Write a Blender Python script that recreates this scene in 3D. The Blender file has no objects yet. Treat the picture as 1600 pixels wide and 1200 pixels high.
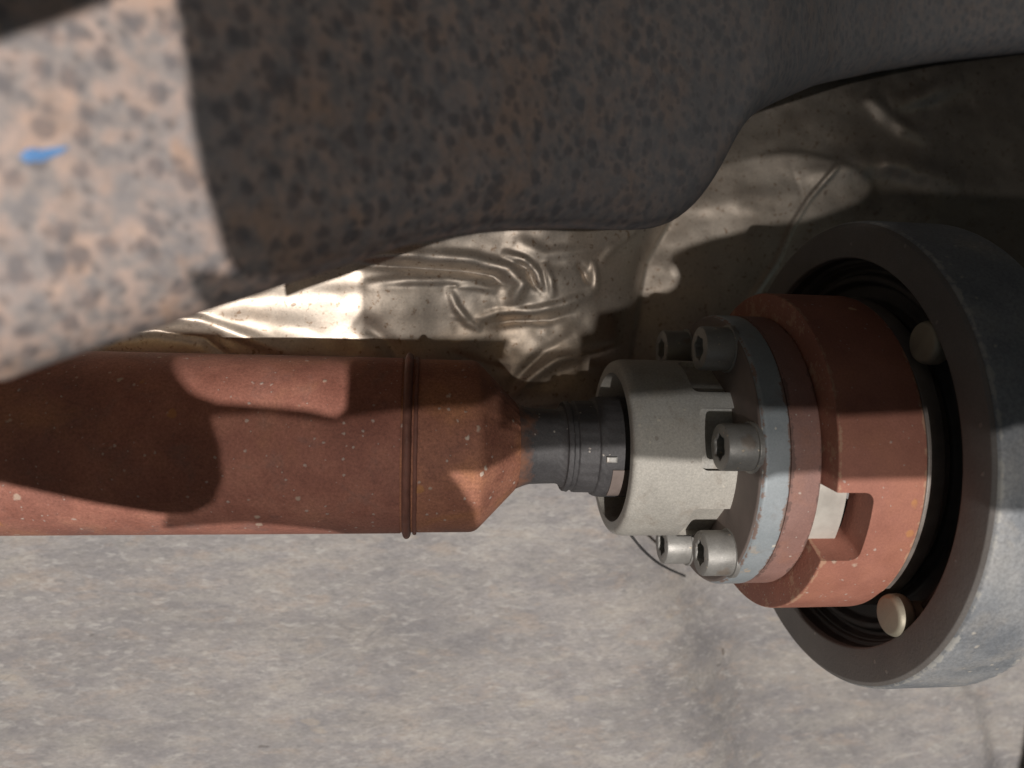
import bpy, bmesh, math, random
import numpy as np
from mathutils import Matrix, Vector

# ------------------------------------------------------------------ camera
# The assembly is modelled with +X along the shaft, +Y away from the camera and +Z towards the
# upper edge of the picture.  The car lies so that the picture's upper edge is towards the ground:
# TURN puts the finished assembly, camera and sun the right way up for the world.
TURN = Matrix.Rotation(math.pi, 4, 'Y')
sc = bpy.context.scene
COL = sc.collection
F = 1155.0
_phi, _roll, _zo, _pitch, _D0 = .12026851, .02032723, .0277572, .01727958, .275
c = np.array([math.sin(_phi), math.cos(_phi), 0]); r = np.array([math.cos(_phi), -math.sin(_phi), 0]); u = np.array([0, 0, 1.])
c, u = c*math.cos(_pitch)-u*math.sin(_pitch), u*math.cos(_pitch)+c*math.sin(_pitch)
r, u = r*math.cos(_roll)+u*math.sin(_roll), -r*math.sin(_roll)+u*math.cos(_roll)
CP = -_D0*np.array([math.sin(_phi), math.cos(_phi), 0])+np.array([0, 0, _zo])
camd = bpy.data.cameras.new('camera'); cam = bpy.data.objects.new('camera', camd); COL.objects.link(cam)
cm = Matrix(((r[0], u[0], -c[0], CP[0]), (r[1], u[1], -c[1], CP[1]), (r[2], u[2], -c[2], CP[2]), (0, 0, 0, 1)))
cam.matrix_world = TURN @ cm
camd.sensor_width = 36; camd.lens = F/1600*36
camd.clip_start = .005; camd.clip_end = 2000
camd.dof.use_dof = True; camd.dof.focus_distance = .262; camd.dof.aperture_fstop = 9.0
sc.camera = cam

# ------------------------------------------------------------------ sky, sun, exposure
SUN = np.array([-.09, -.975, -.18]); SUN /= np.linalg.norm(SUN)
sw = TURN.to_3x3() @ Vector(SUN)
w = bpy.data.worlds.new('World'); sc.world = w; w.use_nodes = True
nt = w.node_tree; bg = nt.nodes['Background']
sky = nt.nodes.new('ShaderNodeTexSky'); sky.sky_type = 'NISHITA'; sky.sun_disc = False
sky.sun_elevation = math.asin(sw.z); sky.sun_rotation = math.atan2(sw.x, sw.y); sky.dust_density = .6
nt.links.new(sky.outputs[0], bg.inputs[0]); bg.inputs[1].default_value = .05
sl = bpy.data.lights.new('sun', 'SUN'); sl.energy = 5; sl.angle = math.radians(.5); sl.color = (1, .95, .90)
so = bpy.data.objects.new('sun', sl); COL.objects.link(so)
so.rotation_euler = sw.to_track_quat('Z', 'Y').to_euler()
sc.view_settings.view_transform = 'Standard'; sc.view_settings.look = 'None'
sc.view_settings.exposure = -.55; sc.view_settings.gamma = 1

# ------------------------------------------------------------------ helpers
TOP = []
def link(name, me, m=None, parent=None):
    o = bpy.data.objects.new(name, me); COL.objects.link(o)
    if m: me.materials.append(m)
    if parent is not None: o.parent = parent
    else: TOP.append(o)
    return o
def tag(o, label=None, cat=None, group=None, kind=None):
    for k, v in (('label', label), ('category', cat), ('group', group), ('kind', kind)):
        if v: o[k] = v
    return o
def smooth(me, ang=35):
    me.polygons.foreach_set('use_smooth', [True]*len(me.polygons))
    me.set_sharp_from_angle(angle=math.radians(ang))
def mesh(name, v, f, ang=35):
    me = bpy.data.meshes.new(name); me.from_pydata([tuple(map(float, p)) for p in v], [], f); me.update()
    if ang: smooth(me, ang)
    return me
def ray(px, py): return c+(px-800)/F*r-(py-600)/F*u
def at(px, py, Y):
    d = ray(px, py); return CP+(Y-CP[1])/d[1]*d
def on_tube(px, py, R):
    d = ray(px, py); a = d[1]**2+d[2]**2; b = 2*(CP[1]*d[1]+CP[2]*d[2]); k = CP[1]**2+CP[2]**2-R*R
    D = b*b-4*a*k
    return CP+(-b-D**.5)/2/a*d if D > 0 else at(px, py, 0)

def rounded(prof, rad, n=4):
    """profile [(s,R,(corner radius or 0))...] -> points with rounded corners"""
    out = []
    for i, p in enumerate(prof):
        q = p[2] if len(p) > 2 else rad
        P = np.array(p[:2], float)
        if i in (0, len(prof)-1) or q <= 0: out.append(tuple(P)); continue
        A = np.array(prof[i-1][:2], float)-P; B = np.array(prof[i+1][:2], float)-P
        la, lb = np.linalg.norm(A), np.linalg.norm(B); q = min(q, la*.45, lb*.45)
        a, b = P+A/la*q, P+B/lb*q
        for k in range(n+1):
            t = k/n; out.append(tuple((1-t)**2*a+2*t*(1-t)*P+t*t*b))
    return out
def lathe(name, prof, n=192, closed=False, wob=None, a0=0, a1=2*math.pi):
    """turn (s, R) round the X axis"""
    v = []; f = []; full = abs(a1-a0-2*math.pi) < 1e-6
    cols = n if full else n+1
    for j in range(cols):
        a = a0+(a1-a0)*j/n
        for i, (s, R) in enumerate(prof):
            if wob: s, R = wob(s, R, a, i)
            v.append((s, -R*math.cos(a), R*math.sin(a)))
    m = len(prof)
    for j in range(n):
        k = (j+1) % cols
        for i in range(m if closed else m-1):
            i2 = (i+1) % m
            f.append((j*m+i, j*m+i2, k*m+i2, k*m+i))
    return mesh(name, v, f)
def boolean(me, cutters):
    o = bpy.data.objects.new('tmp', me); COL.objects.link(o); tmp = []
    for cme in cutters:
        co = bpy.data.objects.new('tmpc', cme); COL.objects.link(co); tmp.append(co)
        md = o.modifiers.new('b', 'BOOLEAN'); md.operation = 'DIFFERENCE'; md.object = co; md.solver = 'EXACT'
    dg = bpy.context.evaluated_depsgraph_get(); dg.update()
    out = bpy.data.meshes.new_from_object(o.evaluated_get(dg))
    for t in tmp+[o]: bpy.data.objects.remove(t)
    out.materials.clear()
    smooth(out, 30); return out
def fixnormals(me):
    bm = bmesh.new(); bm.from_mesh(me); bmesh.ops.recalc_face_normals(bm, faces=bm.faces); bm.to_mesh(me); bm.free()
    return me
def vnoise(x, z, scale, seed):
    rs = np.random.RandomState(seed); G = rs.rand(64, 64)
    X = x*scale+seed*7.3; Z = z*scale+seed*3.1
    xi = np.floor(X).astype(int); zi = np.floor(Z).astype(int); fx = X-xi; fz = Z-zi
    fx = fx*fx*fx*(fx*(fx*6-15)+10); fz = fz*fz*fz*(fz*(fz*6-15)+10)
    g = lambda a, b: G[a % 64, b % 64]
    return (g(xi, zi)*(1-fx)*(1-fz)+g(xi+1, zi)*fx*(1-fz)+g(xi, zi+1)*(1-fx)*fz+g(xi+1, zi+1)*fx*fz)-.5
def sheet(name, xs, zs, fn):
    X, Z = np.meshgrid(xs, zs); Y = fn(X, Z); nx, nz = len(xs), len(zs)
    co = np.stack([X, Y, Z], -1).reshape(-1, 3)
    i = np.arange((nx-1)*(nz-1)); a = (i//(nx-1))*nx+i % (nx-1)
    q = np.stack([a, a+1, a+1+nx, a+nx], 1)
    me = bpy.data.meshes.new(name); me.vertices.add(len(co)); me.vertices.foreach_set('co', co.ravel())
    me.loops.add(q.size); me.loops.foreach_set('vertex_index', q.ravel())
    me.polygons.add(len(q)); me.polygons.foreach_set('loop_start', np.arange(len(q))*4); me.update(calc_edges=True)
    me.polygons.foreach_set('use_smooth', [True]*len(q)); me.validate(); return me
def seg_dist(X, Z, pts):
    """distance to a polyline, signed side, and the run along it (0..1)"""
    best = np.full(X.shape, 1e9); sgn = np.ones(X.shape); run = np.zeros(X.shape); n = len(pts)-1
    for k in range(n):
        a, b = pts[k], pts[k+1]; dx, dz = b[0]-a[0], b[1]-a[1]; L = dx*dx+dz*dz
        t = np.clip(((X-a[0])*dx+(Z-a[1])*dz)/L, 0, 1)
        ex, ez = X-a[0]-t*dx, Z-a[1]-t*dz; d = np.hypot(ex, ez); m = d < best
        best = np.where(m, d, best); sgn = np.where(m, np.sign(dx*(Z-a[1])-dz*(X-a[0])), sgn); run = np.where(m, (k+t)/n, run)
    return best, sgn, run

# ------------------------------------------------------------------ materials
def material(name, cols, scale=60, detail=6, rough=.7, metal=0., bump=.3, bscale=900, stretch=(1, 1, 1), rot=(0, 0, 0),
             specks=None, blot=None, fleck=None, spec=.4, bdist=.0004, extra=None, roughvar=.12, grain=None):
    m = bpy.data.materials.new(name); m.use_nodes = True; N = m.node_tree.nodes; Lk = m.node_tree.links.new
    b = N['Principled BSDF']
    tc = N.new('ShaderNodeTexCoord'); mp = N.new('ShaderNodeMapping'); Lk(tc.outputs['Object'], mp.inputs[0])
    mp.inputs['Scale'].default_value = stretch; mp.inputs['Rotation'].default_value = rot
    def noise(sc_, det=detail, src=mp, ro=.6, dist=0.):
        n = N.new('ShaderNodeTexNoise'); n.inputs['Scale'].default_value = sc_; n.inputs['Detail'].default_value = det
        n.inputs['Roughness'].default_value = ro; n.inputs['Distortion'].default_value = dist; Lk(src.outputs[0], n.inputs['Vector']); return n
    def ramp(src, stops):
        q = N.new('ShaderNodeValToRGB'); Lk(src, q.inputs[0]); e = q.color_ramp.elements
        while len(e) < len(stops): e.new(.5)
        for i, (p, cc) in enumerate(stops): e[i].position = p; e[i].color = (*cc, 1) if len(cc) == 3 else cc
        return q
    def mix(fac, a, bcol, mode='MIX'):
        q = N.new('ShaderNodeMix'); q.data_type = 'RGBA'; q.blend_type = mode
        if isinstance(fac, (int, float)): q.inputs[0].default_value = fac
        else: Lk(fac, q.inputs[0])
        for sock, val in ((q.inputs[6], a), (q.inputs[7], bcol)):
            if isinstance(val, tuple): sock.default_value = (*val, 1)
            else: Lk(val, sock)
        return q.outputs[2]
    n1 = noise(scale)
    k = len(cols)
    col = ramp(n1.outputs[0], [(.3+.4*i/max(1, k-1), cc) for i, cc in enumerate(cols)]).outputs[0]
    bumps = [(noise(bscale, 4, ro=.7).outputs[0], .6), (n1.outputs[0], .4)]
    if blot:                                   # large soft patches of another colour
        for (cc, s_, lo, hi, amt) in blot:
            q = ramp(noise(s_, 5, dist=.4).outputs[0], [(lo, (0, 0, 0)), (hi, (amt,)*3)])
            col = mix(q.outputs[0], col, cc)
    if grain:                                  # fine light/dark grain
        g = ramp(noise(grain[0], 3, ro=.8).outputs[0], [(.3, (1-grain[1],)*3), (.7, (1+grain[1],)*3)])
        col = mix(1., col, g.outputs[0], 'MULTIPLY')
    for (cc, s_, keep, size, amt) in (specks or []):   # sparse stuck grit and chips
        vo = N.new('ShaderNodeTexVoronoi'); vo.inputs['Scale'].default_value = s_; Lk(mp.outputs[0], vo.inputs['Vector'])
        wn = noise(s_*2.2, 2)
        ad = N.new('ShaderNodeMath'); ad.operation = 'MULTIPLY_ADD'; Lk(wn.outputs[0], ad.inputs[0]); ad.inputs[1].default_value = .5
        Lk(vo.outputs['Distance'], ad.inputs[2])
        near = N.new('ShaderNodeMapRange'); Lk(ad.outputs[0], near.inputs[0])
        near.inputs[1].default_value = size+.25; near.inputs[2].default_value = size*.55+.25; near.inputs[3].default_value = 0; near.inputs[4].default_value = 1
        sp = N.new('ShaderNodeSeparateColor'); Lk(vo.outputs['Color'], sp.inputs[0])
        gt = N.new('ShaderNodeMath'); gt.operation = 'GREATER_THAN'; Lk(sp.outputs[0], gt.inputs[0]); gt.inputs[1].default_value = 1-keep
        mu = N.new('ShaderNodeMath'); mu.operation = 'MULTIPLY'; Lk(near.outputs[0], mu.inputs[0]); Lk(gt.outputs[0], mu.inputs[1])
        mu2 = N.new('ShaderNodeMath'); mu2.operation = 'MULTIPLY'; Lk(mu.outputs[0], mu2.inputs[0]); mu2.inputs[1].default_value = amt
        col = mix(mu2.outputs[0], col, cc); bumps.append((mu.outputs[0], .5))
    if extra: col = extra(N, Lk, tc, noise, ramp, mix, col)
    Lk(col, b.inputs['Base Color'])
    rr = N.new('ShaderNodeMapRange'); Lk(n1.outputs[0], rr.inputs[0]); rr.inputs[1].default_value = .3; rr.inputs[2].default_value = .7
    rr.inputs[3].default_value = rough-roughvar; rr.inputs[4].default_value = rough+roughvar; Lk(rr.outputs[0], b.inputs['Roughness'])
    b.inputs['Metallic'].default_value = metal; b.inputs['Specular IOR Level'].default_value = spec
    acc = None
    for src, wgt in bumps:
        mm = N.new('ShaderNodeMath'); mm.operation = 'MULTIPLY_ADD'; Lk(src, mm.inputs[0]); mm.inputs[1].default_value = wgt
        if acc is not None: Lk(acc, mm.inputs[2])
        else: mm.inputs[2].default_value = 0
        acc = mm.outputs[0]
    bp = N.new('ShaderNodeBump'); bp.inputs['Strength'].default_value = bump; bp.inputs['Distance'].default_value = bdist
    Lk(acc, bp.inputs['Height']); Lk(bp.outputs[0], b.inputs['Normal'])
    return m

def edge_wear(xs, colr, wid=.0009, extra2=None):
    def fn(N, Lk, tc, noise, ramp, mix, col):
        if extra2: col = extra2(N, Lk, tc, noise, ramp, mix, col)
        sx = N.new('ShaderNodeSeparateXYZ'); Lk(tc.outputs['Object'], sx.inputs[0]); nz = noise(260, 6, ro=.75); nz2 = noise(70, 4)
        for x0 in xs:
            a = N.new('ShaderNodeMath'); a.operation = 'SUBTRACT'; Lk(sx.outputs[0], a.inputs[0]); a.inputs[1].default_value = x0
            b = N.new('ShaderNodeMath'); b.operation = 'ABSOLUTE'; Lk(a.outputs[0], b.inputs[0])
            d = N.new('ShaderNodeMath'); d.operation = 'MULTIPLY_ADD'; Lk(b.outputs[0], d.inputs[0]); d.inputs[1].default_value = -.16/wid; Lk(nz.outputs[0], d.inputs[2])
            e = N.new('ShaderNodeMath'); e.operation = 'MULTIPLY_ADD'; Lk(nz2.outputs[0], e.inputs[0]); e.inputs[1].default_value = .6; Lk(d.outputs[0], e.inputs[2])
            q = N.new('ShaderNodeMapRange'); Lk(e.outputs[0], q.inputs[0]); q.inputs[1].default_value = .74; q.inputs[2].default_value = .80; q.inputs[3].default_value = 0; q.inputs[4].default_value = .8
            col = mix(q.outputs[0], col, colr)
        return col
    return fn
GRIT = [((.55, .42, .33), 140, .2, .17, .75), ((.60, .52, .46), 330, .16, .2, .6), ((.62, .56, .5), 600, .12, .2, .5), ((.55, .26, .08), 90, .08, .16, .5)]
M_rust = material('rusty_tube', [(.27, .105, .075), (.36, .150, .108), (.45, .205, .145)], 55, specks=GRIT, bump=.7, rough=.8,
                  blot=[((.19, .09, .075), 16, .46, .66, .6), ((.46, .22, .12), 28, .54, .72, .55), ((.24, .14, .12), 90, .56, .7, .5)], grain=(1100, .26))
M_cone = material('rusty_cone', [(.25, .10, .068), (.36, .155, .10), (.45, .20, .12)], 70, specks=GRIT+[((.7, .6, .5), 170, .22, .17, .8)], bump=.7, rough=.75,
                  blot=[((.45, .20, .08), 40, .5, .7, .6)], grain=(1100, .3))
M_weld = material('weld_bead_metal', [(.17, .075, .055), (.27, .12, .09)], 200, bump=.7, rough=.7)
def rust_creep(N, Lk, tc, noise, ramp, mix, col):
    sx = N.new('ShaderNodeSeparateXYZ'); Lk(tc.outputs['Object'], sx.inputs[0])
    a = N.new('ShaderNodeMath'); a.operation = 'MULTIPLY_ADD'; Lk(noise(160, 5).outputs[0], a.inputs[0]); a.inputs[1].default_value = .022; Lk(sx.outputs[0], a.inputs[2])
    q = N.new('ShaderNodeMapRange'); Lk(a.outputs[0], q.inputs[0]); q.inputs[1].default_value = .0185; q.inputs[2].default_value = .0125; q.inputs[3].default_value = 0; q.inputs[4].default_value = .8
    return mix(q.outputs[0], col, (.22, .10, .06))
M_black = material('dark_steel', [(.048, .046, .048), (.082, .078, .08)], 90, specks=[((.5, .45, .4), 420, .1, .2, .6)], bump=.5, rough=.62, extra=rust_creep, grain=(1500, .25))
M_can = material('greenish_grey_shell', [(.37, .35, .315), (.46, .435, .39)], 60, specks=[((.65, .6, .5), 300, .12, .18, .5), ((.2, .17, .14), 240, .12, .18, .5)], bump=.35, rough=.66, metal=.1, grain=(1300, .2),
                 blot=[((.42, .44, .44), 22, .52, .68, .5), ((.26, .215, .175), 75, .56, .68, .5)])
M_canin = material('dark_inner_wall', [(.02, .02, .02), (.045, .042, .04)], 80, bump=.4, rough=.8)  # near-black colour for the inside of the cup
M_bolt = material('grey_bolt_metal', [(.27, .26, .245), (.37, .36, .34)], 150, specks=[((.6, .5, .38), 400, .25, .2, .7), ((.24, .17, .12), 90, .5, .3, .5), ((.15, .12, .1), 300, .3, .22, .6)], bump=.4, rough=.52, metal=.4, grain=(2000, .12))
M_socket = material('bolt_socket_metal', [(.16, .155, .15), (.24, .235, .225)], 150, bump=.2, rough=.4, metal=.6)
M_face = material('brown_grime_face', [(.17, .135, .12), (.25, .20, .18)], 90, bump=.35, rough=.7, specks=[((.5, .42, .36), 260, .06, .16, .5)])
def chips(N, Lk, tc, noise, ramp, mix, col):
    q = ramp(noise(120, 6).outputs[0], [(.60, (0, 0, 0)), (.64, (.8, .8, .8))])
    sx = N.new('ShaderNodeSeparateXYZ'); Lk(tc.outputs['Object'], sx.inputs[0])
    k = N.new('ShaderNodeMapRange'); Lk(sx.outputs[2], k.inputs[0]); k.inputs[1].default_value = -.022; k.inputs[2].default_value = -.04; k.inputs[3].default_value = 0; k.inputs[4].default_value = 1
    mu = N.new('ShaderNodeMath'); mu.operation = 'MULTIPLY'; Lk(q.outputs[0], mu.inputs[0]); Lk(k.outputs[0], mu.inputs[1])
    return mix(mu.outputs[0], col, (.55, .42, .30))
M_rim = material('blue_grey_rim', [(.28, .315, .335), (.37, .40, .42)], 70, specks=[((.75, .7, .6), 240, .12, .16, .7), ((.6, .42, .25), 160, .08, .15, .6)], bump=.3, rough=.5, metal=.1, blot=[((.24, .20, .17), 60, .54, .66, .45)], extra=edge_wear((.0752, .0836), (.25, .15, .11), .0009, chips), grain=(1500, .1))
M_ring = material('pinkish_rust_ring', [(.25, .14, .118), (.33, .19, .162)], 70, specks=GRIT, bump=.5, extra=edge_wear((.0846, .0940), (.16, .10, .085)), blot=[((.36, .17, .11), 60, .5, .68, .5)], rough=.66, grain=(1500, .14))
M_drum = material('orange_rust_drum', [(.32, .13, .092), (.43, .185, .132)], 60, specks=GRIT+[((.75, .5, .3), 120, .08, .15, .8)], bump=.6, rough=.72, extra=edge_wear((.0955, .1240), (.50, .30, .20)),
                  blot=[((.44, .19, .11), 30, .5, .7, .4)], grain=(1600, .14))
M_pale = material('pale_bare_metal', [(.42, .39, .35), (.55, .52, .47)], 120, specks=[((.8, .75, .65), 300, .15, .2, .7)], bump=.3, rough=.5, metal=.15)
M_groove = material('grimy_inner_metal', [(.17, .145, .13), (.27, .235, .21)], 120, bump=.4, rough=.5, metal=.3)
M_rubber = material('black_rubber', [(.035, .032, .032), (.075, .068, .064)], 100, bump=.3, rough=.55, spec=.3)
M_dface = material('dusty_black_damper_face', [(.165, .152, .145), (.235, .218, .205)], 50, bump=.4, blot=[((.22, .19, .165), 40, .5, .7, .5)], rough=.68, specks=[((.4, .36, .32), 200, .05, .14, .5)], grain=(1500, .12))
M_dampo = material('scuffed_grey_damper_rim', [(.20, .215, .235), (.29, .30, .315), (.36, .355, .35)], 45, bump=.45, rough=.58, metal=.1,
                   stretch=(1, 1, 1), blot=[((.46, .42, .37), 30, .55, .68, .7), ((.14, .155, .18), 18, .55, .7, .6)],
                   specks=[((.65, .6, .52), 260, .3, .18, .6), ((.6, .46, .33), 90, .12, .14, .7)], grain=(900, .25), extra=edge_wear((.1262, .1540), (.46, .45, .42), .0012))
M_stud = material('dull_brass_stud', [(.30, .27, .21), (.40, .36, .28)], 150, bump=.3, rough=.5, metal=.3)
M_wire = material('black_wire', [(.02, .02, .02), (.04, .04, .04)], 100)
M_blue = material('blue_paint', [(.10, .26, .58), (.20, .40, .72)], 150, bump=.2, rough=.6)

def foil_dirt_shade(N, Lk, tc, noise, ramp, mix, col):
    q = ramp(noise(420, 4).outputs[0], [(.60, (0, 0, 0)), (.66, (.8, .8, .8))])
    col = mix(q.outputs[0], col, (.30, .20, .13))
    sx = N.new('ShaderNodeSeparateXYZ'); Lk(tc.outputs['Object'], sx.inputs[0])      # shade painted dark over the damper end
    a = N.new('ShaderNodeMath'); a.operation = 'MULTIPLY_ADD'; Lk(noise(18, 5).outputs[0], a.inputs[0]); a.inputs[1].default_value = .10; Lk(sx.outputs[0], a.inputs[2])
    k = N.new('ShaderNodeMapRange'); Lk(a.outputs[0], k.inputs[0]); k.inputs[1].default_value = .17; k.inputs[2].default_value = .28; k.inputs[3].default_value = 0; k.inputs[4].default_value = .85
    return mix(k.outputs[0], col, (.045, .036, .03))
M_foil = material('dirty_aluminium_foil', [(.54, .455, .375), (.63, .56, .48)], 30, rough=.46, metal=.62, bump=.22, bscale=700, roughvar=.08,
                  blot=[((.50, .38, .27), 16, .5, .68, .6)], specks=[((.18, .12, .09), 130, .2, .13, .7)], extra=foil_dirt_shade, grain=(1000, .14))
def grey_end(N, Lk, tc, noise, ramp, mix, col):
    sx = N.new('ShaderNodeSeparateXYZ'); Lk(tc.outputs['Object'], sx.inputs[0])      # less rust towards the damper end
    a = N.new('ShaderNodeMath'); a.operation = 'MULTIPLY_ADD'; Lk(noise(30, 4).outputs[0], a.inputs[0]); a.inputs[1].default_value = .08; Lk(sx.outputs[0], a.inputs[2])
    k = N.new('ShaderNodeMapRange'); Lk(a.outputs[0], k.inputs[0]); k.inputs[1].default_value = -.01; k.inputs[2].default_value = .10; k.inputs[3].default_value = 0; k.inputs[4].default_value = .6
    return mix(k.outputs[0], col, (.30, .30, .31))
M_sil = material('speckled_silencer_metal', [(.30, .275, .275), (.40, .35, .33), (.54, .42, .37), (.62, .46, .38)], 260, detail=2, rough=.7, metal=0, bump=.3, bscale=600,
                 stretch=(1, 1, 1), specks=[((.15, .14, .15), 230, .7, .50, .6), ((.17, .155, .155), 380, .5, .42, .5)], blot=[((.36, .33, .33), 40, .50, .66, .45), ((.64, .41, .29), 70, .52, .66, .6)], grain=(500, .12), extra=grey_end)
def scuffs(N, Lk, tc, noise, ramp, mix, col):
    for ang, sc_, cc, lo, hi in ((-24, (25, 1, 330), (.46, .44, .41), .62, .72), (-38, (40, 1, 420), (.14, .135, .145), .62, .74), (-12, (60, 1, 700), (.50, .48, .45), .64, .74)):
        mp = N.new('ShaderNodeMapping'); Lk(tc.outputs['Object'], mp.inputs[0])
        mp.vector_type = 'TEXTURE'; mp.inputs['Rotation'].default_value = (0, math.radians(ang), 0)
        m2 = N.new('ShaderNodeMapping'); Lk(mp.outputs[0], m2.inputs[0]); m2.inputs['Scale'].default_value = sc_
        q = ramp(noise(1.0, 5, m2, .65, .6).outputs[0], [(lo, (0, 0, 0)), (hi, (.55,)*3)])
        g = ramp(noise(22, 3).outputs[0], [(.42, (0, 0, 0)), (.6, (1, 1, 1))])
        mm = N.new('ShaderNodeMath'); mm.operation = 'MULTIPLY'; Lk(q.outputs[0], mm.inputs[0]); Lk(g.outputs[0], mm.inputs[1])
        col = mix(mm.outputs[0], col, cc)
    return col
M_pan = material('dusty_underbody_paint', [(.235, .222, .226), (.30, .283, .278), (.365, .338, .318)], 110, detail=10, rough=.82, bump=.55, bscale=500, stretch=(.5, 1, 1.4), rot=(0, math.radians(20), 0),
                 extra=scuffs, blot=[((.165, .158, .162), 12, .46, .60, .6), ((.40, .36, .315), 17, .52, .68, .5), ((.36, .34, .31), 90, .50, .66, .4), ((.19, .186, .197), 26, .46, .68, .45), ((.37, .30, .25), 95, .54, .68, .4), ((.46, .445, .425), 260, .54, .68, .45), ((.18, .175, .18), 420, .52, .68, .5)],
                 specks=[((.44, .37, .29), 75, .22, .20, .3), ((.48, .46, .44), 170, .2, .2, .4), ((.10, .09, .085), 90, .05, .12, .6)], grain=(700, .16))
M_dark = material('dark_blocker', [(.04, .04, .04), (.06, .058, .055)], 50)
M_ground = material('asphalt', [(.045, .044, .043), (.065, .062, .06)], 3, bump=.4, bdist=.01, bscale=30)

# ------------------------------------------------------------------ setting: ground
gm = mesh('ground', [(-400, -400, .55), (400, -400, .55), (400, 400, .55), (-400, 400, .55)], [(0, 1, 2, 3)], 0)
tag(link('ground', gm, M_ground), kind='structure')

# ------------------------------------------------------------------ floor pan behind the shaft
def pz(px, py, Y):
    p = at(px, py, Y); return (p[0], p[2])
PY = .088
crease = [pz(q[0], q[1], PY) for q in ((985, 700), (1035, 860), (1082, 985), (1118, 1100), (1150, 1230), (1190, 1400))]
edge2 = [pz(q[0], q[1], PY+.02) for q in ((1400, 900), (1500, 1040), (1560, 1120), (1590, 1260), (1600, 1400))]
def pan_y(X, Z):
    Y = np.full(X.shape, PY)
    Y += .10*np.clip(-.06-X, 0, 1)*.3
    d, s, t = seg_dist(X, Z, crease)
    right = d*s           # + on the left of the line going down
    Y += .030/(1+np.exp(-(right-.004)/.011))
    d2, s2, t2 = seg_dist(X, Z, edge2)
    Y += .012/(1+np.exp(-(d2*s2)/.004))
    Y += .0035*vnoise(X, Z, 16, 3)+.0016*vnoise(X, Z*1.3, 45, 4)+.0007*vnoise(X, Z, 130, 5)+.0005*vnoise(X*.6, Z*1.5, 300, 6)
    return Y
pan = link('floor_pan', sheet('floor_pan', np.linspace(-.34, .42, 560), np.linspace(-.36, .012, 300), pan_y), M_pan)
tag(pan, 'dusty grey beige floor pan with a slanting crease behind and below the shaft', 'floor pan')
md = pan.modifiers.new('thickness', 'SOLIDIFY'); md.thickness = .0015; md.offset = 1
for px, py, rr in ((1151, 1046, .0021), (1186, 1136, .0013), (1148, 1040, .0012)):
    p = at(px, py, PY)
    bmh = bmesh.new(); bmesh.ops.create_icosphere(bmh, subdivisions=2, radius=rr)
    for vv in bmh.verts:
        vv.co.x *= 1+.5*random.random(); vv.co.z *= 1.5+.3*random.random(); vv.co.y *= .5
    me = bpy.data.meshes.new('dirt_lump'); bmh.to_mesh(me); bmh.free(); smooth(me, 80)
    o = link('dirt_lump', me, M_groove, pan); yy = float(pan_y(np.array([[p[0]]]), np.array([[p[2]]]))[0, 0]); o.location = (p[0], yy-.0003, p[2]); o.rotation_euler = (0, .5, 0)

# ------------------------------------------------------------------ crumpled heat shield
HY = .048
def line(*pts): return [pz(a, b, HY) for a, b in pts]
# (points, half width, height towards the camera, kind)
FOLDS = [
    (line((120, 540), (180, 505), (230, 492), (330, 505), (400, 530), (470, 560)), .0016, .0032),
    (line((150, 560), (200, 525), (260, 518), (330, 530), (370, 560)), .0014, -.0022),
    (line((560, 403), (650, 404), (740, 410), (790, 424), (812, 446), (800, 470), (770, 478)), .0020, .0044),
    (line((560, 418), (640, 420), (720, 424), (770, 432), (790, 452)), .0015, -.0036),
    (line((570, 447), (640, 441), (700, 440), (745, 446), (775, 456)), .0014, .0028),
    (line((698, 447), (712, 480), (730, 503), (752, 515)), .0011, .0028),
    (line((742, 500), (780, 488), (840, 486), (880, 476), (915, 462), (935, 448)), .0014, .0034),
    (line((748, 512), (800, 500), (860, 500), (905, 484)), .0016, -.0026),
    (line((780, 398), (815, 410), (836, 430), (845, 462)), .0011, .0030),
    (line((800, 412), (822, 420), (832, 446), (848, 462)), .0009, -.0028),
    (line((846, 412), (856, 440), (862, 468)), .0010, .0026),
    (line((898, 412), (912, 425), (920, 446)), .0012, -.0040),
    (line((926, 405), (930, 430), (932, 452)), .0010, .0030),
    (line((936, 412), (960, 385), (1000, 352), (1030, 330)), .0013, .0026),
    (line((800, 380), (850, 400), (900, 395), (960, 380)), .0020, .0022),
    (line((600, 382), (700, 360), (790, 352), (880, 362)), .0026, .0016),
    (line((690, 545), (760, 570), (800, 580)), .0013, -.0018),
    (line((800, 626), (830, 590), (870, 562), (940, 545), (1010, 530)), .0015, .0030),
    (line((800, 600), (850, 550), (900, 520)), .0018, -.0020),
    (line((840, 600), (900, 575), (960, 568), (1000, 575)), .0030, -.0026),
    (line((900, 470), (960, 462), (1020, 440), (1050, 420)), .0030, -.0030),
    (line((750, 600), (800, 640), (900, 630)), .0020, .0020),
    (line((300, 520), (400, 505), (480, 520), (560, 560)), .0045, -.0022),
    (line((560, 500), (600, 530), (640, 570)), .0030, -.0022),
    (line((1130, 262), (1200, 270), (1330, 262), (1450, 240)), .0035, .0012),
    (line((1120, 285), (1200, 284), (1290, 292)), .003, .0009),
    (line((1330, 240), (1420, 210), (1520, 215), (1620, 250)), .0050, .0050),
    (line((1490, 110), (1540, 96), (1620, 62)), .0040, .0030),
    (line((1498, 120), (1560, 112), (1640, 100)), .004, -.0020),
    (line((1448, 90), (1470, 112), (1500, 140), (1560, 170)), .0030, .0030),
]
bend = [pz(a, b, HY) for a, b in ((1215, 60), (1160, 200), (1090, 330), (1062, 380), (1048, 450), (1030, 560), (1015, 700))]
seam = [pz(a, b, .08) for a, b in ((1330, 250), (1290, 300), (1262, 345), (1238, 400), (1190, 470))]
strip_hi = line((290, 474), (420, 462), (580, 452), (700, 449)); strip_lo = line((260, 487), (420, 497), (575, 498), (700, 500))
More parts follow.
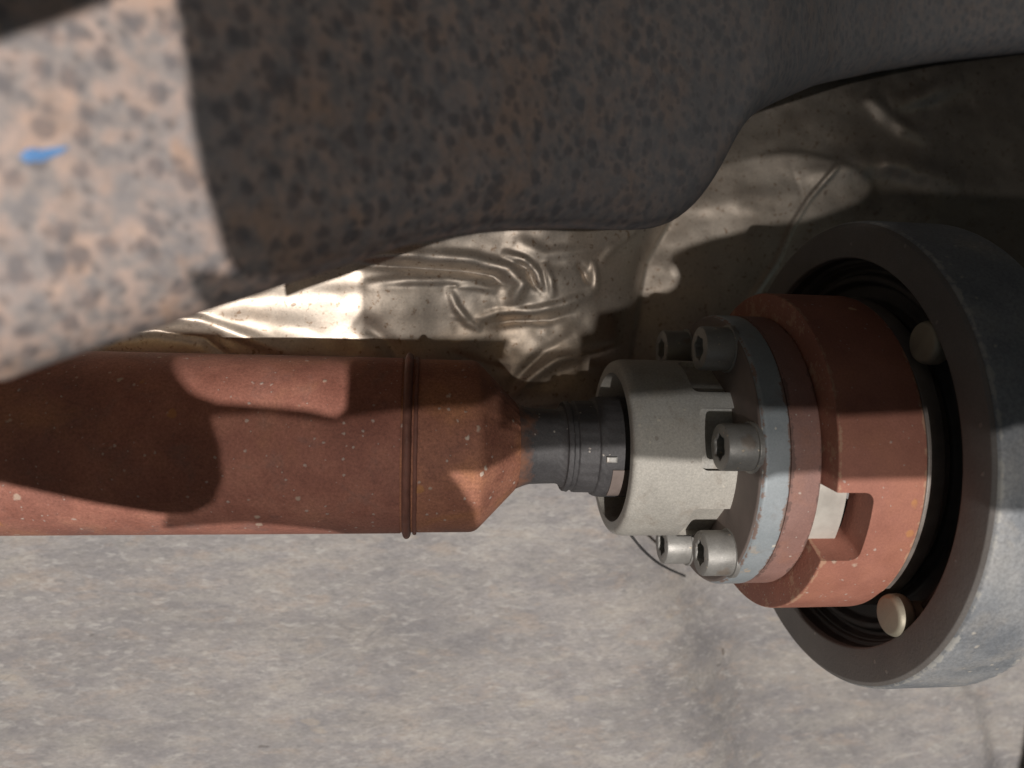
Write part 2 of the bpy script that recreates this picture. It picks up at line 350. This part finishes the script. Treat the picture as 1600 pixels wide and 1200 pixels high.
def foil_y(X, Z):
    Y = np.full(X.shape, HY)+(.10*np.clip(X, -.16, 0)-.14*(Z-.045))*(1-1/(1+np.exp(-(X-.03)/.01)))   # the sheet leans out at the top and left
    d, s, t = seg_dist(X, Z, bend); rt = d*s
    v0 = .050*np.exp(np.minimum(rt, 0)/.012)+.004*np.exp(-((rt+.006)/.005)**2)
    v1 = .058-.34*rt; v1 = .049+.004*np.logaddexp(0, (v1-.049)/.004)       # plate leans towards the damper but clears it
    k = 1/(1+np.exp(-rt/.0012)); Y += v0*(1-k)+v1*k
    d, s, t = seg_dist(X, Z, seam)
    Y -= .0020*np.exp(-(d/.0012)**2)
    # long creased facets left of the crumple
    for ln, a in ((strip_hi, .0012), (strip_lo, -.0004)):
        d, s, t = seg_dist(X, Z, ln); q = d*s; fall = 1/(1+np.exp((X+.005)/.006))
        Y += a*fall*np.tanh(q/.004)*np.exp(-np.abs(q)/.02)
    for ln, wd, h in FOLDS:
        d, s, t = seg_dist(X, Z, ln); taper = np.sin(np.pi*np.clip(t, .0, 1))**.6
        Y -= .85*h*taper*np.exp(-(d/(1.35*wd))**2)*(.8+.4*vnoise(X, Z, 120, 9))
    crum = np.exp(-((X-.012)/.035)**2-((Z-.06)/.03)**2)
    Y += (.006*vnoise(X, Z, 24, 11)+.0026*vnoise(X, Z, 60, 12))*(.35+.8*crum)+.0007*vnoise(X, Z, 170, 13)*(.4+crum)
    return Y
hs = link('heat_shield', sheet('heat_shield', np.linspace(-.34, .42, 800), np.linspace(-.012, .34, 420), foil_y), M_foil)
tag(hs, 'crumpled silvery tan foil heat shield behind the shaft, creased, with painted shade at the damper end', 'heat shield')
md = hs.modifiers.new('thickness', 'SOLIDIFY'); md.thickness = .0006; md.offset = 1

# ------------------------------------------------------------------ silencer close to the lens
edge_px = [(-60, 592, -.148), (0, 566, -.147), (150, 520, -.141), (330, 461, -.132), (460, 420, -.122), (560, 386, -.113), (660, 358, -.103), (760, 341, -.094),
           (880, 340, -.078), (980, 345, -.066), (1050, 343, -.058), (1085, 325, -.054), (1118, 290, -.051), (1142, 245, -.049), (1165, 195, -.048), (1190, 162, -.047), (1235, 138, -.030), (1300, 112, .010), (1400, 92, .052), (1500, 78, .070), (1620, 66, .078), (1800, 50, .082)]
E3 = [at(a, b, y) for a, b, y in edge_px]
sx_ = np.array([0]+list(np.cumsum([np.linalg.norm(E3[i+1]-E3[i]) for i in range(len(E3)-1)]))); sx_ /= sx_[-1]
def smoothpts(P, n):
    P = np.array(P); t = np.linspace(0, 1, n); out = np.stack([np.interp(t, sx_, P[:, k]) for k in range(3)], 1)
    for _ in range(6): out[1:-1] = (out[:-2]+2*out[1:-1]+out[2:])/4
    return out
EP = smoothpts(E3, 150)
prof = []                                   # cross-section: (up, away) from the lower edge, front side first
for k in range(41):
    a = math.pi*(k/40); 
    # half superellipse, from front top down round the edge to the back
Hh, Dp, Rr = .20, .030, .011
front = [(Hh*(1-k/40)**1.4+Rr, -Rr) for k in range(41)]
arc = [(Rr-Rr*math.sin(k/16*math.pi), -Rr*math.cos(k/16*math.pi)) for k in range(1, 17)]
back = [(Rr+Hh*(k/6), Rr+.012*k/6) for k in range(1, 7)]
prof = front+arc+back
V = []; Fc = []
rs = np.random.RandomState(4)
for i, e in enumerate(EP):
    for (a, b) in prof:
        z = e[2]+a; y = e[1]+Rr+b
        # the shell swells gently towards the lens as it climbs and is slightly dented
        y -= .010*math.sin(min(1, a/.10)*math.pi/2) if b < 0 else 0
        V.append([e[0], y, z])
V = np.array(V); V[:, 1] += .0012*vnoise(V[:, 0], V[:, 2], 40, 21)+.0006*vnoise(V[:, 0], V[:, 2], 110, 22)
m_ = len(prof)
for i in range(len(EP)-1):
    for j in range(m_-1): Fc.append((i*m_+j, i*m_+j+1, (i+1)*m_+j+1, (i+1)*m_+j))
sil = link('exhaust_silencer', mesh('exhaust_silencer', V, Fc, 60), M_sil)
tag(sil, 'blurred rust-speckled exhaust silencer close to the lens across the top, with a blue paint dab', 'silencer')
md = sil.modifiers.new('thickness', 'SOLIDIFY'); md.thickness = .0012; md.offset = 0

# ------------------------------------------------------------------ propeller shaft
shaft = bpy.data.objects.new('propeller_shaft', None); COL.objects.link(shaft); TOP.append(shaft)
tag(shaft, 'rusty propeller shaft with grey bolted flange and big black damper ring at its end', 'propeller shaft')
TR = .0318
def wobble(amp, k, seed):
    rr_ = random.Random(seed); ph = [rr_.random()*6.28 for _ in range(12)]
    def w_(s, R, a, i): return s+amp*.5*sum(math.sin(a*k*(j+1)+ph[j]) for j in range(5))/3, R+amp*sum(math.sin(a*k*(j+1.6)+ph[j+5]) for j in range(5))/3
    return w_
tube = link('tube', lathe('tube', [(-.62+.0325*i, TR) for i in range(18)]+[(-.0400, TR)]), M_rust, shaft)
def seg(R0, s0, sw_, h, seed, name):
    P = [(s0-sw_, R0-.0004)]+[(s0-sw_*math.cos(math.pi*k/10), R0+h*math.sin(math.pi*k/10)) for k in range(1, 10)]+[(s0+sw_, R0-.0004)]
    return link(name, lathe(name, P, 256, wob=lambda s, R, a, i, W=wobble(.00016, 9, seed): W(s, R, a, i) if 0 < i < 10 else (s, R)), M_weld, shaft)
seg(TR, -.0378, .0015, .0020, 1, 'weld_bead')
seg(TR, -.0350, .0007, .0005, 2, 'weld_bead')
cone_prof = rounded([(-.0400, TR-.0003, 0), (-.0135, TR-.0003, .0022), (.0012, .0162, .0012), (.0034, .0136, 0)], .001)
cone = link('end_cone', lathe('end_cone', cone_prof, 256, wob=lambda s, R, a, i: (s+.00018*math.sin(a*23+s*900)*(s > -.004), R+.00012*math.sin(a*37)*(s > -.004))), M_cone, shaft)
neck_prof = rounded([(.0018, .0158, 0), (.0062, .0141, .002), (.0168, .0138, .002), (.0190, .0150, .0006), (.0190, .0166, .0004), (.0208, .0170, .0005), (.0212, .0163, .0003), (.0226, .0163, .0003), (.0230, .0171, .0004),
                     (.0300, .0172, .0006), (.0303, .0182, .0005), (.0325, .0188, .0006), (.0440, .0188, .0005), (.0440, .0150, .0005), (.0560, .0150, 0)], .0006)
neck = link('neck', lathe('neck', neck_prof, 200, wob=lambda s, R, a, i: (s, R+.00008*math.sin(a*29+s*2000))), M_black, shaft)
# raised tooth and hole on the boot sleeve
def patch_on(R, s0, s1, a0, a1, h, name, m, parent, n=10, rad=0):
    v = []; f = []
    for hh in (-.0003, h):
        for i in range(n+1):
            for j in range(n+1):
                s = s0+(s1-s0)*i/n; a = math.radians(a0+(a1-a0)*j/n); q = R+hh-(.0002 if hh > 0 and (i in (0, n) or j in (0, n)) else 0)
                v.append((s, -q*math.cos(a), q*math.sin(a)))
    k = (n+1)**2; g = lambda l, i, j: l*k+i*(n+1)+j
    for i in range(n):
        for j in range(n):
            f.append((g(1, i, j), g(1, i+1, j), g(1, i+1, j+1), g(1, i, j+1))); f.append((g(0, i, j), g(0, i, j+1), g(0, i+1, j+1), g(0, i+1, j)))
    for i in range(n):
        f.append((g(0, i, 0), g(0, i+1, 0), g(1, i+1, 0), g(1, i, 0))); f.append((g(0, i, n), g(1, i, n), g(1, i+1, n), g(0, i+1, n)))
        f.append((g(0, 0, i), g(1, 0, i), g(1, 0, i+1), g(0, 0, i+1))); f.append((g(0, n, i), g(0, n, i+1), g(1, n, i+1), g(1, n, i)))
    me = mesh(name, v, f, 40); fixnormals(me)
    return link(name, me, m, parent)
patch_on(.0186, .0318, .0356, -11, -5, .0013, 'clamp_tooth', M_bolt, neck)
patch_on(.0168, .0312, .0332, 10, 24, .0008, 'clamp_band', M_black, neck)
patch_on(.0187, .0345, .0440, -62, -20, .0009, 'clamp_band', M_face, neck)

# joint housing: cup with pockets cut for the bolts
CR = .0331
BOLT = [(60, .0635), (6, .0632), (-53, .0640), (-109, .0635), (118, .0635), (180, .0635)]
can_prof = rounded([(.0378, .0280, .0010), (.0378, CR-.0012, .0030), (.0404, CR, .0024), (.0748, CR, 0), (.0748, .0262, 0), (.0420, .0272, .0010)], .001)
can_me = fixnormals(lathe('joint_housing', can_prof, 256, closed=True))
def box_cut(s0, s1, ang, half, rin, rout, rad=.0025):
    """block with rounded left corners, set square to the radius at angle ang"""
    a = math.radians(ang); er = np.array([0, -math.cos(a), math.sin(a)]); et = np.array([0, math.sin(a), math.cos(a)])
    pts = [(s1, -half), (s1, half)]+[(s0+rad-rad*math.sin(k/6*math.pi/2), half-rad+rad*math.cos(k/6*math.pi/2)) for k in range(7)] + \
          [(s0+rad-rad*math.cos(k/6*math.pi/2), -half+rad-rad*math.sin(k/6*math.pi/2)) for k in range(7)]
    v = [np.array([s, 0, 0])+et*t+er*q for q in (rin, rout) for s, t in pts]; n = len(pts)
    f = [tuple(range(n)), tuple(range(2*n-1, n-1, -1))]+[(i, (i+1) % n, n+(i+1) % n, n+i) for i in range(n)]
    return fixnormals(mesh('cut', v, f, 0))
cuts = [box_cut(.0606 if k != 1 else .0612, .08, a+(5 if k == 1 else 0), .0106 if k != 1 else .0108, .0292, .05) for k, (a, s) in enumerate(BOLT)]
can = link('joint_housing', boolean(can_me, cuts), M_can, shaft)
inner = link('inner_wall', lathe('inner_wall', [(.0384, .02795), (.052, .0270), (.052, .0145)], 128), M_canin, can)
# core seen through the pockets
link('core', lathe('core', [(.0600, .0255), (.0600, .0290), (.0746, .0290)], 128), M_face, can)

# flange plate, ring, pale spacer
fl = link('flange', lathe('flange', rounded([(.0744, .020, 0), (.0744, .0494, .0006), (.0757, .0507, .0007), (.0838, .0507, .0004), (.0840, .046, 0)], .0005), 256), M_rim, shaft)
link('front_face', lathe('front_face', rounded([(.0741, .0250, 0), (.0741, .0492, .0005), (.0746, .0499, 0)], .0004), 256), M_face, fl)
ring = link('rust_ring', lathe('rust_ring', rounded([(.0841, .046, 0), (.0841, .0506, .0004), (.0943, .0506, .0005), (.0945, .049, 0)], .0004), 256), M_ring, shaft)
sp = link('spacer', lathe('spacer', rounded([(.0944, .046, 0), (.0944, .0494, .0003), (.1046, .0494, .0004), (.1046, .0462, 0)], .0003), 200), M_pale, shaft)

# drum with the notch
drum_prof = rounded([(.0948, .0500, 0), (.0948, .0595, .0006), (.1246, .0595, .0010), (.1246, .044, 0), (.1180, .044, 0), (.1180, .0462, 0), (.0948, .0462, 0)], .0005)
drum_me = fixnormals(lathe('drum', rounded([(.0948, .0462, 0), (.0948, .0595, .0006), (.1246, .0595, .0010), (.1246, .0462, 0)], .0006), 320, closed=True))
def notch(s0, s1, a0, a1, rin, rout, rad=.0032):
    h = math.radians((a1-a0)/2); mid = math.radians((a0+a1)/2); R = .0595; half = h*R
    pts = [(s0, -half), (s1-rad, -half)]+[(s1-rad+rad*math.sin(k/6*math.pi/2), -half+rad-rad*math.cos(k/6*math.pi/2)) for k in range(1, 7)] + \
          [(s1-rad+rad*math.cos(k/6*math.pi/2), half-rad+rad*math.sin(k/6*math.pi/2)) for k in range(7)]+[(s0, half)]
    v = []
    for q in (rin, rout):
        for s, t in pts:
            a = mid+t/R; v.append((s, -q*math.cos(a), q*math.sin(a)))
    n = len(pts)
    f = [tuple(range(n)), tuple(range(2*n-1, n-1, -1))]+[(i, (i+1) % n, n+(i+1) % n, n+i) for i in range(n)]
    me = mesh('cut', v, f, 0); bmm = bmesh.new(); bmm.from_mesh(me); bmesh.ops.triangulate(bmm, faces=[g for g in bmm.faces if len(g.verts) > 4]); bmm.to_mesh(me); bmm.free()
    return fixnormals(me)
drum = link('coupling_drum', boolean(drum_me, [notch(.0900, .1072, a-12, a+12, .0440, .0640) for a in (-19.5, 160)]), M_drum, shaft)
band = link('inner_band', lathe('inner_band', rounded([(.1249, .0450, 0), (.1249, .0588, .0006), (.1312, .0592, .0010), (.1312, .0560, .0004), (.1348, .0560, 0)], .0005), 200), M_groove, shaft)

# damper
dm = link('damper_ring', lathe('damper_ring', rounded([(.1560, .0740, 0), (.1252, .0740, .0008), (.1249, .0752, 0), (.1249, .0856, .0004), (.1262, .0873, .0006), (.1288, .0876, .0006), (.1545, .0876, .0012), (.1562, .0862, .0004), (.1562, .0740, 0)], .0006), 320), M_dampo, shaft)
link('front_face', lathe('front_face', rounded([(.1275, .0737, 0), (.1247, .0738, .0008), (.1246, .0854, .0003), (.1254, .0866, 0)], .0004), 320), M_dface, dm)
rb = link('rubber_insert', lathe('rubber_insert', rounded([(.1500, .0736, 0), (.13301, .0735, .0006), (.13301, .0712, .0008), (.13601, .0700, .0008), (.13601, .0686, .0008), (.13361, .0676, .0008), (.13361, .0655, .0008), (.13701, .0640, .0008),
                                                            (.13701, .0590, .0008), (.13451, .0575, .0008), (.13451, .0200, 0)], .0006), 256), M_rubber, dm)
link('rubber_lip', lathe('rubber_lip', rounded([(.1274, .07365, 0), (.13151, .0735, .0004), (.13151, .0722, .0006), (.1328, .0716, 0)], .0005), 256), M_rubber, dm)

# bolts
def star(nn=48, a=.0040, k=.10):
    return [(a*(1+k*math.cos(6*2*math.pi*i/nn))) for i in range(nn)]
def bolt_mesh(length=.0104, Rh=.0078):
    v = []; f = []; n = 48; st = star(n)
    ringsets = []
    def ring_(s, fn): ringsets.append([len(v)+i for i in range(n)]); [v.append((s, fn(i)*math.cos(2*math.pi*i/n), fn(i)*math.sin(2*math.pi*i/n))) for i in range(n)]
    ring_(.0036, lambda i: st[i]*.96); ring_(.0003, lambda i: st[i]); ring_(0, lambda i: st[i]+.0003); ring_(0, lambda i: Rh-.0009); ring_(.0003, lambda i: Rh-.0003); ring_(.0010, lambda i: Rh)
    ring_(length, lambda i: Rh)
    for A, B in zip(ringsets, ringsets[1:]):
        for i in range(n): f.append((A[i], B[i], B[(i+1) % n], A[(i+1) % n]))
    return fixnormals(mesh('bolt', v, f, 30)), st
bme, st = bolt_mesh(); bme.materials.append(M_bolt)
sv = [(.0035, 0, 0)]+[(.0035, .0039*(1+.1*math.cos(6*2*math.pi*i/48))*math.cos(2*math.pi*i/48), .0039*(1+.1*math.cos(6*2*math.pi*i/48))*math.sin(2*math.pi*i/48)) for i in range(48)]
sme = mesh('socket', sv, [(0, i+1, (i+1) % 48+1) for i in range(48)], 0); sme.materials.append(M_socket)
sme2 = fixnormals(lathe('washer', rounded([(0, .004, 0), (0, .0086, .0004), (.0016, .0086, 0)], .0004), 64)); sme2.materials.append(M_bolt)
for k, (a, s) in enumerate(BOLT):
    A = math.radians(a); Rb = .0430
    o = bpy.data.objects.new('bolt', bme); COL.objects.link(o); o.parent = shaft
    o.location = (s, -Rb*math.cos(A), Rb*math.sin(A)); o.rotation_euler = (1.1*k+.3, 0, 0)
    q = bpy.data.objects.new('socket', sme); COL.objects.link(q); q.parent = o
    q = bpy.data.objects.new('washer', sme2); COL.objects.link(q); q.parent = o; q.location = (.0100, 0, 0)

# studs in the gap between drum and damper
stm = fixnormals(lathe('stud', rounded([(.0000, 0, 0), (.0000, .0062, .0012), (.0016, .0070, .0008), (.0050, .0072, .0008), (.0062, .0064, .0004), (.0062, .0046, 0), (.0160, .0046, 0)], .0008), 64)); stm.materials.append(M_stud)
for a, s in ((36, .1245), (-50, .1232), (180, .1245)):
    A = math.radians(a); Rb = .0674
    o = bpy.data.objects.new('stud', stm); COL.objects.link(o); o.parent = shaft
    o.location = (s, -Rb*math.cos(A), Rb*math.sin(A))

# blue dab of paint on the silencer: a thin raised film following the shell
sd = bpy.context.evaluated_depsgraph_get()
def on_sil(px, py):
    d = Vector(ray(px, py)).normalized(); hit, loc, nor, idx = sil.ray_cast(Vector(CP), d)
    return loc, nor
bv = []; bf = []
rb_ = random.Random(5)
loc0, nor0 = on_sil(54, 243)
if loc0:
    for i in range(28):
        a = 2*math.pi*i/28; rx = 19*(1+.35*rb_.random()); ry = 9*(1+.5*rb_.random())
        l, n_ = on_sil(54+rx*math.cos(a)+(30*max(0, math.cos(a))**4), 243-ry*math.sin(a)-12*max(0, math.cos(a))**4); bv.append(tuple(l+n_*.00015 if n_.y < 0 else l-n_*.00015))
    l, n_ = on_sil(54, 243); bv.append(tuple(l-Vector((0, .0006, 0))))
    bf = [(i, (i+1) % 28, 28) for i in range(28)]
    link('paint_dab', mesh('paint_dab', bv, bf, 80), M_blue, sil)

# thin wire passing behind the housing
wp = [at(975, 822, .045), at(990, 842, .045), at(1003, 858, .046), at(1018, 872, .05), at(1036, 886, .058), at(1070, 900, .084)]
cu = bpy.data.curves.new('cable', 'CURVE'); cu.dimensions = '3D'; spn = cu.splines.new('NURBS'); spn.points.add(len(wp)-1)
for i, p in enumerate(wp): spn.points[i].co = (*p, 1)
spn.use_endpoint_u = True; cu.bevel_depth = .0006; cu.bevel_resolution = 2
tmpo = bpy.data.objects.new('tmp', cu); COL.objects.link(tmpo); dgr = bpy.context.evaluated_depsgraph_get(); dgr.update()
cme = bpy.data.meshes.new_from_object(tmpo.evaluated_get(dgr)); bpy.data.objects.remove(tmpo)
tag(link('cable', cme, M_wire), 'thin black cable end sticking out below the grey joint housing', 'cable')

# ------------------------------------------------------------------ added dark beam that blocks sky light, beyond the lower edge of the picture
bmm = bmesh.new(); bmesh.ops.create_cube(bmm, size=1)
for v_ in bmm.verts: v_.co = Vector((v_.co.x*1.6, -.17+v_.co.y*.52, -.36+v_.co.z*.06))
bmesh.ops.bevel(bmm, geom=bmm.edges[:], offset=.008, segments=3, affect='EDGES')
me = bpy.data.meshes.new('sky_blocker'); bmm.to_mesh(me); bmm.free(); smooth(me)
tag(link('sky_blocker', me, M_dark), 'added dark beam blocking sky light beyond the bottom edge of the picture', 'sky_blocker')

# ------------------------------------------------------------------ added unseen plates that shape the low sun's shadows
def plane_basis():
    S = SUN; U = np.array([1., 0, 0])-S*S[0]; U /= np.linalg.norm(U); Vv = np.cross(S, U)
    return S, U, (Vv if Vv[2] > 0 else -Vv)
S_, U_, V_ = plane_basis()
def uv(p): p = np.array(p); q = p+S_*(.36-p@S_); return (float(q@U_), float(q@V_))
def T(px, py, R): return uv(on_tube(px, py, R))
def plate(name, poly, L, th, m, label, cat):
    v = [U_*a+V_*b+S_*q for q in (L, L+th) for a, b in poly]; n = len(poly)
    f = [tuple(range(n)), tuple(range(2*n-1, n-1, -1))]+[(i, (i+1) % n, n+(i+1) % n, n+i) for i in range(n)]
    me = mesh(name, v, f, 0); bmm = bmesh.new(); bmm.from_mesh(me); bmesh.ops.triangulate(bmm, faces=[g for g in bmm.faces if len(g.verts) > 4]); bmesh.ops.recalc_face_normals(bmm, faces=bmm.faces); bmm.to_mesh(me); bmm.free()
    return tag(link(name, me, m), label, cat)
tr = TR
foil_e = [uv(at(568, 385, HY)), uv(at(569, 450, HY)), uv(at(570, 500, HY))]
pl_e = [uv(on_sil(a, b)[0]) for a, b in ((372, 430), (352, 400), (325, 310), (300, 200), (276, 6))]; pl_e.append((pl_e[-1][0], pl_e[-1][1]+.03))
lower = [T(545, 652, tr), T(640, 640, tr), T(740, 635, tr), T(790, 600, .02), T(1000, 618, CR), T(1090, 612, CR), T(1215, 640, .0507), T(1260, 640, .0507), T(1330, 650, .0595), T(1440, 645, .0595), T(1590, 665, .0876)]
WR = uv(at(1040, 500, HY))[0]
patch_low = [T(530, 652, tr), T(480, 640, tr), T(420, 634, tr), T(340, 628, tr), T(300, 612, tr), T(285, 595, tr), T(272, 570, tr)]
blob = [T(330, 655, tr), T(345, 700, tr), T(349, 745, tr), T(335, 785, tr), T(300, 802, tr), T(250, 803, tr), T(150, 787, tr), T(60, 768, tr), T(0, 755, tr)]
thin = [T(520, 660, tr), T(420, 646, tr), T(330, 650, tr)]
uc, vc = T(945, 625, CR)
W_low = [T(1066, 516, .0507), T(1140, 492, .0507), T(1193, 462, .0595), T(1230, 412, .0876), T(1345, 343, .0876), T(1420, 341, .0876)]
W_right = [uv(at(1380, 300, .097))]
W_top = [uv(at(a, b, y)) for a, b, y in ((1310, 255, .098), (1210, 235, .1), (1145, 252, -.049), (1088, 332, -.054), (1050, 351, -.058), (980, 353, -.066), (880, 349, -.078), (760, 351, -.094), (660, 369, -.103), (560, 397, -.113), (460, 430, -.122))]
W_all = [np.array(q) for q in W_low+W_right+W_top]
for _ in range(3):
    W_all = [W_all[0]]+[w_ for a_, b_ in zip(W_all, W_all[1:]) for w_ in (a_*.75+b_*.25, a_*.25+b_*.75)]+[W_all[-1]]
k_ = max(range(len(W_all)), key=lambda q: W_all[q][0])
W_low = [tuple(map(float, q)) for q in W_all[:k_]]; W_right = [tuple(map(float, W_all[k_]))]; W_top = [tuple(map(float, q)) for q in W_all[k_+1:]]
P1 = [(.50, lower[-1][1]+.004)]+lower[4:][::-1]+[(uc, vc), (uc, .0350), (uc+.006, .0362), (uc+.008, .0445)]+W_low+[(.50, W_low[-1][1]+.003)]
P0 = [(.50, W_low[-1][1]+.003), W_low[-1]]+W_right+W_top+[(pl_e[0][0]-.001, pl_e[0][1]-.0005)]+pl_e+[(pl_e[-1][0], .50), (.50, .50)]
P2 = lower[:4][::-1]+thin+blob+[(-.20, blob[-1][1]+.004), (-.20, .034), (patch_low[-1][0]-.004, .034)]+patch_low[::-1]+ \
     [T(540, 640, tr), T(543, 600, tr), T(546, 565, tr), (foil_e[2][0], .0325), (lower[3][0]+.002, .0325)]
plate('sky_blocking_frame', [(-.80, -.75), (.60, -.75), (.60, .0), (.345, .0), (.318, -.24), (-.37, -.24), (-.37, .50), (-.80, .50)], .38, .006, M_dark, 'added dark frame blocking sky light beyond the lower right edge of the picture', 'sky blocker')  # added out of view to cut sky light on the shaft
plate('shading_panel', P1, .36, .004, M_dark, 'added unseen dark panel behind the photographer that shades the top of the big ring', 'panel')  # added unseen plate, outline cut to cast the dark upper shadow
plate('rounded_shade_plate', P2, .36, .004, M_dark, 'added unseen dark round-ended shade plate behind the photographer, left of the dark panel', 'shade plate')  # unseen plate added for the round-ended shadow on the tube
lit_line = [T(830, 703, .0139), T(1000, 716, CR), T(1160, 725, CR), T(1215, 742, .0507), T(1330, 750, .0595), T(1440, 748, .0595), T(1580, 799, .0876)]
P3 = [(.50, lit_line[-1][1]), (.50, lower[-1][1]+.010)]+[(a, b+.004) for a, b in lower[::-1]]+[(a, b+.0012) for a, b in thin]+[(T(300, 655, tr)[0], T(300, 655, tr)[1]), T(300, 790, tr), T(262, 800, tr), T(255, 826, tr), T(320, 820, tr), T(390, 817, tr),
     T(450, 822, tr), T(520, 829, tr), (T(560, 834, tr)[0], -.034), (-.009, -.034), T(752, 822, .0285), T(742, 790, .0285), T(722, 760, .0295), T(702, 736, .0305), T(760, 727, .0240), T(815, 706, .0170)]+lit_line
def mt_make(nm, t):
    mt = bpy.data.materials.new(nm); mt.use_nodes = True; N = mt.node_tree.nodes
    tb = N.new('ShaderNodeBsdfTransparent'); tb.inputs[0].default_value = (t, t, t, 1); mt.node_tree.links.new(tb.outputs[0], N['Material Output'].inputs[0]); return mt
mt = mt_make('half_sun_tint', .50)
fr = foil_e[0][0]
fr = foil_e[0][0]+.0005
P5 = [(foil_e[2][0], .0322), (lower[3][0]-.002, .0322), (lower[3][0]-.002, .012), (uc+.002, .012), (uc+.004, .033), (uc+.010, .036), (uc+.012, .043)]+[(a+.001, b-.004) for a, b in W_low]+[(a+.006, b) for a, b in W_right]+ \
     [(a, b+.003) for a, b in W_top[:14]]+[(a, b+.001) for a, b in W_top[14:]]+[(pl_e[0][0]+.001, pl_e[0][1]), (fr, pl_e[0][1]+.0012)]
mt2 = mt_make('slot_sun_tint', .47)
plate('dark_sun_filter', P0, .36, .004, mt_make('dark_sun_tint', .29), 'added very dark see-through sun filter behind the photographer, above the dark panel', 'sun filter')  # added tinted sheet, lets only weak sun onto the silencer
plate('slot_sun_filter', P5, .3705, .003, mt2, 'added see-through sun filter across the slot in the dark panel', 'cover strip')  # added tinted sheet that gives the foil dimmed sun
plate('half_sun_filter', P3, .366, .003, mt, 'added see-through sun filter beside the dark panel', 'splash guard')  # added tinted sheet for the middle tone between shadow and full sun
c4 = [uv(on_sil(a, b)[0]) for a, b in ((-60, 95), (0, 66), (90, 36), (170, 4))]
P4 = c4+[(c4[-1][0]+.003, c4[-1][1]+.004), (c4[-1][0]+.003, .17), (-.25, .17), (-.25, c4[0][1])]
plate('corner_shade_plate', P4, .372, .004, M_dark, 'small added dark shade plate behind the photographer above the panel edge', 'shade plate')  # added out of view to shade the silencer's upper left corner

# ------------------------------------------------------------------ turn everything the right way up
for o in TOP: o.matrix_world = TURN @ o.matrix_world
